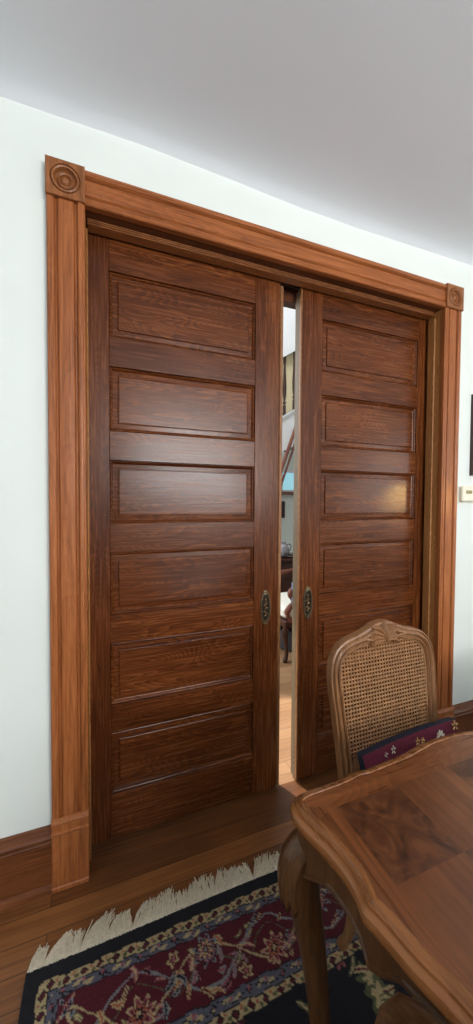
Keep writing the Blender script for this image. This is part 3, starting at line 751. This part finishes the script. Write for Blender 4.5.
# pillow leaning on the chair back
def pillow():
    t = thing('lumbar_pillow', 'maroon and navy pillow with embroidered flowers leaning on the cane chair back', 'pillow', (1.108,-.560,.472))
    w, h, th = .203, .140, .019
    lean = math.radians(15)     # from vertical
    roll = math.radians(3.2)
    def P(u, v, d):
        # u across, v up the face from the lower edge, d towards the front of the face
        x = u; z = v; xx = x*math.cos(roll)-(z-.0)*math.sin(roll)*.6; zz = z+x*math.sin(roll)
        return (xx, zz*math.sin(lean)-d*math.cos(lean), zz*math.cos(lean)+d*math.sin(lean)+.008+.010*max(0,z-.12)/.02*(1-(x/.206)**2))
    def face(sgn, mat, name, r0):
        rows = []; m = 21
        for i in range(11):
            v = i/10; row = []
            for j in range(m):
                u = j/(m-1)*2-1
                e = (1-abs(u)**5)*(1-abs(2*v-1)**5)
                row.append(P(u*w*(1-.03*(1-abs(2*v-1)**2)), v*h, sgn*(th*(.75+.25*e**.5))+.002*math.sin(u*9+v*4)*e))
            rows.append(row)
        b = MB(); b.loft(rows, caps=False, closed=False); return b.build(name, mat, t, smooth=80)
    face(1, maroon, 'front_cover', 0)
    # navy boxing and back
    b = MB(); m = 21
    def edge(sgn):
        pts = []
        for j in range(m): pts.append((j/(m-1)*2-1, 0))
        for i in range(1,11): pts.append((1, i/10))
        for j in range(m-2,-1,-1): pts.append((j/(m-1)*2-1, 1))
        for i in range(9,0,-1): pts.append((-1, i/10))
        return [P(u*w*(1-.03*(1-abs(2*v-1)**2)), v*h, sgn*th*.75) for u,v in pts]
    mid = []
    e1, e0 = edge(1), edge(-1)
    b.loft([e1, [tuple(a*.5+c*.5 for a,c in zip(p,q)) for p,q in zip(e1,e0)], e0], caps=False)
    rows = []
    for i in range(11):
        v = i/10; row = []
        for j in range(m):
            u = j/(m-1)*2-1; e = (1-abs(u)**5)*(1-abs(2*v-1)**5)
            row.append(P(u*w*(1-.03*(1-abs(2*v-1)**2)), v*h, -th*(.75+.25*e**.5)))
        rows.append(row)
    b.loft(rows, caps=False, closed=False)
    b.build('back_cover', navy, t, smooth=80)
    def flower(u, v, r, npet, mat, sq=1):
        b = MB()
        for k in range(npet):
            a = 2*PI*k/npet+.2; ca, sa = math.cos(a), math.sin(a); rr = []
            for q, ww in ((.25,.10),(.5,.2),(.8,.24),(1.0,.10)):
                px, pz = u+r*q*ca, v+r*q*sa*sq
                rr.append([P(px-sa*r*ww, pz+ca*r*ww, th+.0012), P(px, pz, th+.0035), P(px+sa*r*ww, pz-ca*r*ww, th+.0012)])
            b.loft(rr, caps=False, closed=False)
        return b.build('embroidered_flower', mat, t, smooth=60)
    flower(.112,0.111,.019,9,thread_w); flower(.185,0.127,.015,5,thread_y); flower(.012,0.123,.009,5,thread_y); flower(.034,0.119,.009,6,thread_y); flower(-.09,0.127,.009,5,thread_w); flower(-.12,0.123,.007,4,thread_w); flower(-.15,0.061,.018,7,thread_w); flower(.05,0.061,.02,8,thread_y); flower(.15,0.056,.012,6,thread_w)
    return t
pillow()

# ------------------------------------------------------------------ the hall seen through the gap
# sideboard against the far wall
sb = thing('sideboard', 'dark wooden sideboard seen through the gap between the doors', 'sideboard', (2.05,2.25,0))
b = MB(); b.bbox(-.60,.60,-.22,.22,.72,.745,.005); b.build('top', darkwood_x, sb)
b = MB(); b.box(-.57,.57,-.19,.20,.12,.7195); b.build('carcass', darkwood_x, sb)
for k in range(3):
    b = MB(); z0 = .14+k*.19; b.bbox(-.55,.55,-.208,-.1905,z0,z0+.175,.004); d_ = b.build('drawer', darkwood_x, sb)
    for sg in (-1,1):
        b = MB(); b.lathe([(.004,-.2085),(.006,-.222),(.013,-.228),(.013,-.236),(.001,-.240)], 12, 'y', (sg*.3,0,z0+.09)); b.build('knob', bronze, d_)
for sx in (-.53,.53):
    for sy in (-.16,.16):
        b = MB(); b.lathe([(.018,.0),(.024,.03),(.020,.06),(.028,.10),(.03,.1195)], 12, 'z', (sx,sy,0)); b.build('leg', darkwood_z, sb)
v = thing('tray', 'dark tray under the grey jug on the sideboard in the hall', 'tray', (2.115,2.20,.7452))
b = MB(); b.lathe([(.11,0),(.125,.003),(.135,.018),(.130,.018),(.118,.008),(.001,.007)], 28); b.build('dish', frame_m, v)
v = thing('jug', 'grey glazed jug on the dark tray on the hall sideboard', 'jug', (2.115,2.20,.7525))
b = MB(); b.lathe([(.045,0),(.06,.01),(.075,.05),(.072,.09),(.05,.125),(.034,.14),(.036,.16),(.030,.16),(.028,.14),(.001,.135)], 24); b.build('body', ceramic_g, v)
b = MB(); b.tube(spline([(.045,0,.13),(.09,0,.135),(.105,0,.10),(.085,0,.06),(.07,0,.055)],5), .007, 8); b.build('handle', ceramic_g, v)
v = thing('table_lamp', 'white shaded lamp on the hall sideboard behind the jug', 'lamp', (2.04,2.38,.7452))
b = MB(); b.lathe([(.06,0),(.06,.012),(.02,.025),(.03,.07),(.045,.12),(.03,.17),(.012,.20),(.012,.24)], 20); b.build('base', ceramic_w, v)
b = MB(); b.lathe([(.13,.235),(.128,.235),(.078,.40),(.08,.40)], 28); b.build('lamp_shade', seat_white, v)
# armchair with white cushion, turned wooden arm
ac = thing('armchair', 'carved wooden armchair with white seat seen between the doors', 'armchair', (1.87,1.50,0), -PI/2)
b = MB(); b.bbox(-.27,.27,-.26,.26,.30,.36,.01); b.build('seat_frame', darkwood_x, ac)
b = MB(); b.bbox(-.25,.25,-.25,.25,.3605,.47,.03); b.build('seat_cushion', seat_white, ac)
b = MB(); b.bbox(-.24,.24,.24,.30,.50,.98,.02); b.build('backrest', darkwood_x, ac)
for sx in (-1,1):
    b = MB(); b.tube(spline([(sx*.27,-.20,.36),(sx*.275,-.24,.44),(sx*.28,-.19,.52),(sx*.285,-.215,.60),(sx*.285,-.17,.655),(sx*.28,0,.66),(sx*.26,.25,.70)],6), [.022-.006*math.sin(i*.6) for i in range(37)], 10); b.build('arm', brownrail, ac)
    b = MB(); b.loft([rsec((sx*.25,-.23-o), h, z, PI/4, 2.7, 16) for z,o,h in spline([(.31,0,.03),(.24,.015,.026),(.14,0,.018),(.06,-.002,.016),(.02,.012,.02),(0.0005,.012,.018)],4)]); b.build('leg', darkwood_z, ac)
    b = MB(); b.loft([rsec((sx*.24,.25+o), h, z, 0, 3, 12) for z,o,h in ((.50,0,.02),(.30,0,.022),(.12,.01,.018),(.0005,.04,.016))]); b.build('leg', darkwood_z, ac)
b = MB(); rr = []
for i in range(9):
    f = i/8; rr.append([(x, 1.200+.004*math.sin(x*60)+.003*math.sin(f*PI), .70-.17*f) for x in np.linspace(1.655,1.80,9)])
b.loft(rr, caps=False, closed=False)
bc = b.build('shawl', blue_cloth, None, smooth=80); sd = bc.modifiers.new('thick','SOLIDIFY'); sd.thickness = .006
tag(bc, 'light blue cloth hanging over the arm of the hall armchair', 'cloth')
v = thing('basket', 'grey woven basket on the hall floor under the armchair', 'basket', (1.87,1.54,0))
b = MB(); b.lathe([(.14,0.001),(.17,.02),(.19,.12),(.195,.19),(.185,.19),(.165,.03),(.001,.02)], 28); b.build('bowl', grey_cloth, v)
b = MB(); b.tube([(.19*math.cos(a),.19*math.sin(a),.193) for a in np.linspace(0,2*PI,33)], .009, 8); b.build('rim', grey_cloth, v)
# hall window (small, high) with sill, on the far wall
wroot = sempty('window_1')
wx, wz0_, wz1_ = 2.62, 1.555, 1.80
b = MB(); 
for (a0,a1,c0,c1) in ((-.42,-.36,-.03,.29),(.36,.42,-.03,.29),(-.36,.36,.245,.29),(-.36,.36,-.03,0),(-.06,-.04,0,.245)): b.bbox(wx+a0,wx+a1,HY-.03,HY,wz0_+c0,wz0_+c1,.004)
b.build('window_frame', white, wroot)
b = MB(); b.bbox(wx-.46,wx+.46,HY-.09,HY,wz0_-.07,wz0_-.031,.006); b.build('window_sill', brownrail, wroot)
m, nt, bs = newmat('daylit pane'); bs.inputs['Base Color'].default_value = lin(150,200,214); bs.inputs['Roughness'].default_value = .1
bs.inputs['Emission Color'].default_value = lin(150,206,222); bs.inputs['Emission Strength'].default_value = .8
b = MB(); b.box(wx-.36,wx+.36,HY-.008,HY-.002,wz0_,wz0_+.245); b.build('pane', m, wroot)
pf = thing('wall_plaque', 'narrow dark framed picture on the hall wall above the lamp', 'picture', (2.565,HY,1.15))
b = MB(); b.loft([[(-.07+i,d,i),(.055-i,d,i),(.055-i,d,.24-i),(-.07+i,d,.24-i)] for i,d in ((0,0),(0,-.02),(.02,-.02),(.022,-.012))], caps=False); b.build('frame', frame_m, pf)
b = MB(); b.box(-.05,.035,-.011,-.003,.02,.22); b.build('print', darkwood_z, pf)
# staircase along the far wall, rising to the right
st = thing('staircase', 'white staircase with dark turned balusters in the hall beyond the doors', 'staircase', (2.3,2.45,0))
def zl(x, z0, k=.62): return z0+k*x
b = MB()      # closed stringer, crown on top, landing end on the left
pro = lambda x, a, c: [(x,0,zl(x,a)),(x,.05,zl(x,a)),(x,.05,zl(x,c)),(x,0,zl(x,c))]
b.loft([pro(-1.0,2.02,2.44), pro(1.4,2.02,2.44)])
b.build('stringer', white, st, smooth=0)
b = MB(); b.loft([[(x,-.035,zl(x,2.47)),(x,-.035,zl(x,2.455)),(x,-.008,zl(x,2.41)),(x,-.001,zl(x,2.40)),(x,-.001,zl(x,2.441)),(x,.06,zl(x,2.441)),(x,.06,zl(x,2.47))] for x in (-1.0,1.4)]); b.build('stringer_cap', white, st, smooth=0)
b = MB()
for k in range(8):
    x = -1.0+k*.3; z = zl(x+.0,2.16); b.box(x, x+.31, .052, .49, z-.03, z); b.box(x, x+.02, .052, .49, z-.186, z-.0305)
b.build('tread', darkwood_x, st, smooth=0)
b = MB()
b.loft([[(x,-.01,zl(x,3.18)),(x,.62,zl(x,3.18)),(x,.62,zl(x,3.95)),(x,-.01,zl(x,3.95))] for x in (-1.0,1.4)]); b.build('upper_flight', white, st, smooth=0)
b = MB(); b.loft([[(x,.10,zl(x,2.472)),(x,.12,zl(x,2.472)),(x,.12,zl(x,3.179)),(x,.10,zl(x,3.179))] for x in (-1.0,1.4)]); b.build('back_panel', cream_m, st, smooth=0)
for k in range(18):
    x = -.98+k*.135; z0 = zl(x,2.471)-.012; L_ = zl(x,3.18)-z0
    b = MB(); b.lathe([(.020,z0),(.020,z0+.12),(.012,z0+.14),(.022,z0+.16),(.012,z0+.18),(.021,z0+.25),(.024,z0+.34),(.016,z0+.52),(.013,z0+L_-.10),(.018,z0+L_-.08),(.018,z0+L_)], 10, 'z', (x,.025,0)); b.build('baluster', darkwood_z, st)
# brown wall rail climbing below the stair
b = MB(); b.tube([(-.20,-.085,1.56),(.08,-.085,2.33)], .022, 10); b.tube([(-.14,-.085,1.55),(.14,-.085,2.32)], .014, 10); b.build('lower_rail', brownrail, st)
b = MB(); b.tube([(-.04,-.085,2.0),(-.04,.04,2.0),(-.04,.04,2.10)], .012, 8); b.build('rail_bracket', darkwood_z, st)
b = MB(); b.bbox(-1.09,-1.0,-.02,.07,.0005,2.75,.006); b.lathe([(.05,2.75),(.055,2.77),(.03,2.79),(.045,2.83),(.04,2.87),(.001,2.89)],16,'z',(-1.045,.025,0)); b.build('newel_post', darkwood_z, st)
# ------------------------------------------------------------------ light
w = bpy.data.worlds.new('sky'); S.world = w; w.use_nodes = True
bg = w.node_tree.nodes['Background']; bg.inputs[0].default_value = (.86,.93,1,1); bg.inputs[1].default_value = 1.0
def area(name, loc, target, sx, sy, power, col):
    l = bpy.data.lights.new(name, 'AREA'); l.shape = 'RECTANGLE'; l.size = sx; l.size_y = sy; l.energy = power; l.color = col
    o = bpy.data.objects.new(name, l); C.objects.link(o); o.location = loc
    o.rotation_euler = (Vector(target)-Vector(loc)).to_track_quat('-Z','Z').to_euler(); return o
area('daylight_back_window', (1.5,YB-.05,2.10), (1.1,-.3,2.8), 1.75, 1.06, 104, (1,.985,.955))
area('ceiling_fill_back', (1.5,YB-.02,1.75), (1.0,-2.6,2.7), 1.75, .5, 60, (.96,.98,1))  # added fill, tilted up from the window opening to brighten the ceiling
area('daylight_left_window', (XL-.06,-2.4,1.6), (0,-2.2,1.9), 1.15, 1.45, 32, (.86,.94,1))
area('daylight_right_window', (XR+.05,-2.7,1.7), (0,-2.5,2.2), 1.15, 1.55, 34, (1,.98,.95))
area('daylight_hall', (-1.2,2.0,2.6), (1.6,1.8,0.8), 1.4, 1.6, 150, (.94,.97,1))
area('daylight_hall_high', (1.5,1.2,5.0), (2.4,2.6,2), 1.6, 1.6, 75, (.97,.97,1))
l = bpy.data.lights.new('sun_through_hall_window', 'SPOT'); l.energy = 2800; l.color = (1,.95,.88); l.spot_size = math.radians(13); l.spot_blend = .2; l.shadow_soft_size = .05
o = bpy.data.objects.new('sun_through_hall_window', l); C.objects.link(o); o.location = (-.1,2.5,4.5); o.rotation_euler = (Vector((1.1,.28,0))-Vector(o.location)).to_track_quat('-Z','Y').to_euler()
def bulb(name, loc, power, col, r):
    l = bpy.data.lights.new(name, 'POINT'); l.energy = power; l.color = col; l.shadow_soft_size = r
    o = bpy.data.objects.new(name, l); C.objects.link(o); o.location = loc; return o
l = bpy.data.lights.new('gold_glow_spot', 'SPOT'); l.energy = 230; l.color = (1,.60,.16); l.spot_size = math.radians(4.0); l.spot_blend = 1; l.shadow_soft_size = .04  # added narrow warm spot that makes the gold glow beside the right casing
o = bpy.data.objects.new('gold_glow_spot', l); C.objects.link(o); o.location = (4.6,-2.735,1.696); o.rotation_euler = (Vector((1.80,0,1.37))-Vector(o.location)).to_track_quat('-Z','Y').to_euler()

# ------------------------------------------------------------------ camera
F, yaw, pitch, roll = 350., .3656, .0286, .0059
cam = bpy.data.cameras.new('camera'); co = bpy.data.objects.new('camera', cam); C.objects.link(co)
cam.sensor_fit = 'VERTICAL'; cam.sensor_height = 36; cam.lens = 36*F/1024; cam.clip_start = .02
r = Vector((math.cos(yaw),-math.sin(yaw),0)); f = Vector((math.sin(yaw),math.cos(yaw),0)); up = Vector((0,0,1))
f2 = f*math.cos(pitch)-up*math.sin(pitch); u2 = up*math.cos(pitch)+f*math.sin(pitch)
r3 = r*math.cos(roll)+u2*math.sin(roll); u3 = u2*math.cos(roll)-r*math.sin(roll)
M = Matrix(((r3.x,u3.x,-f2.x,.1708),(r3.y,u3.y,-f2.y,-1.3704),(r3.z,u3.z,-f2.z,1.3749),(0,0,0,1)))
co.matrix_world = M
S.camera = co
S.view_settings.view_transform = 'Standard'; S.view_settings.look = 'None'; S.view_settings.gamma = 1; S.view_settings.use_curve_mapping = False
S.view_settings.exposure = -.3
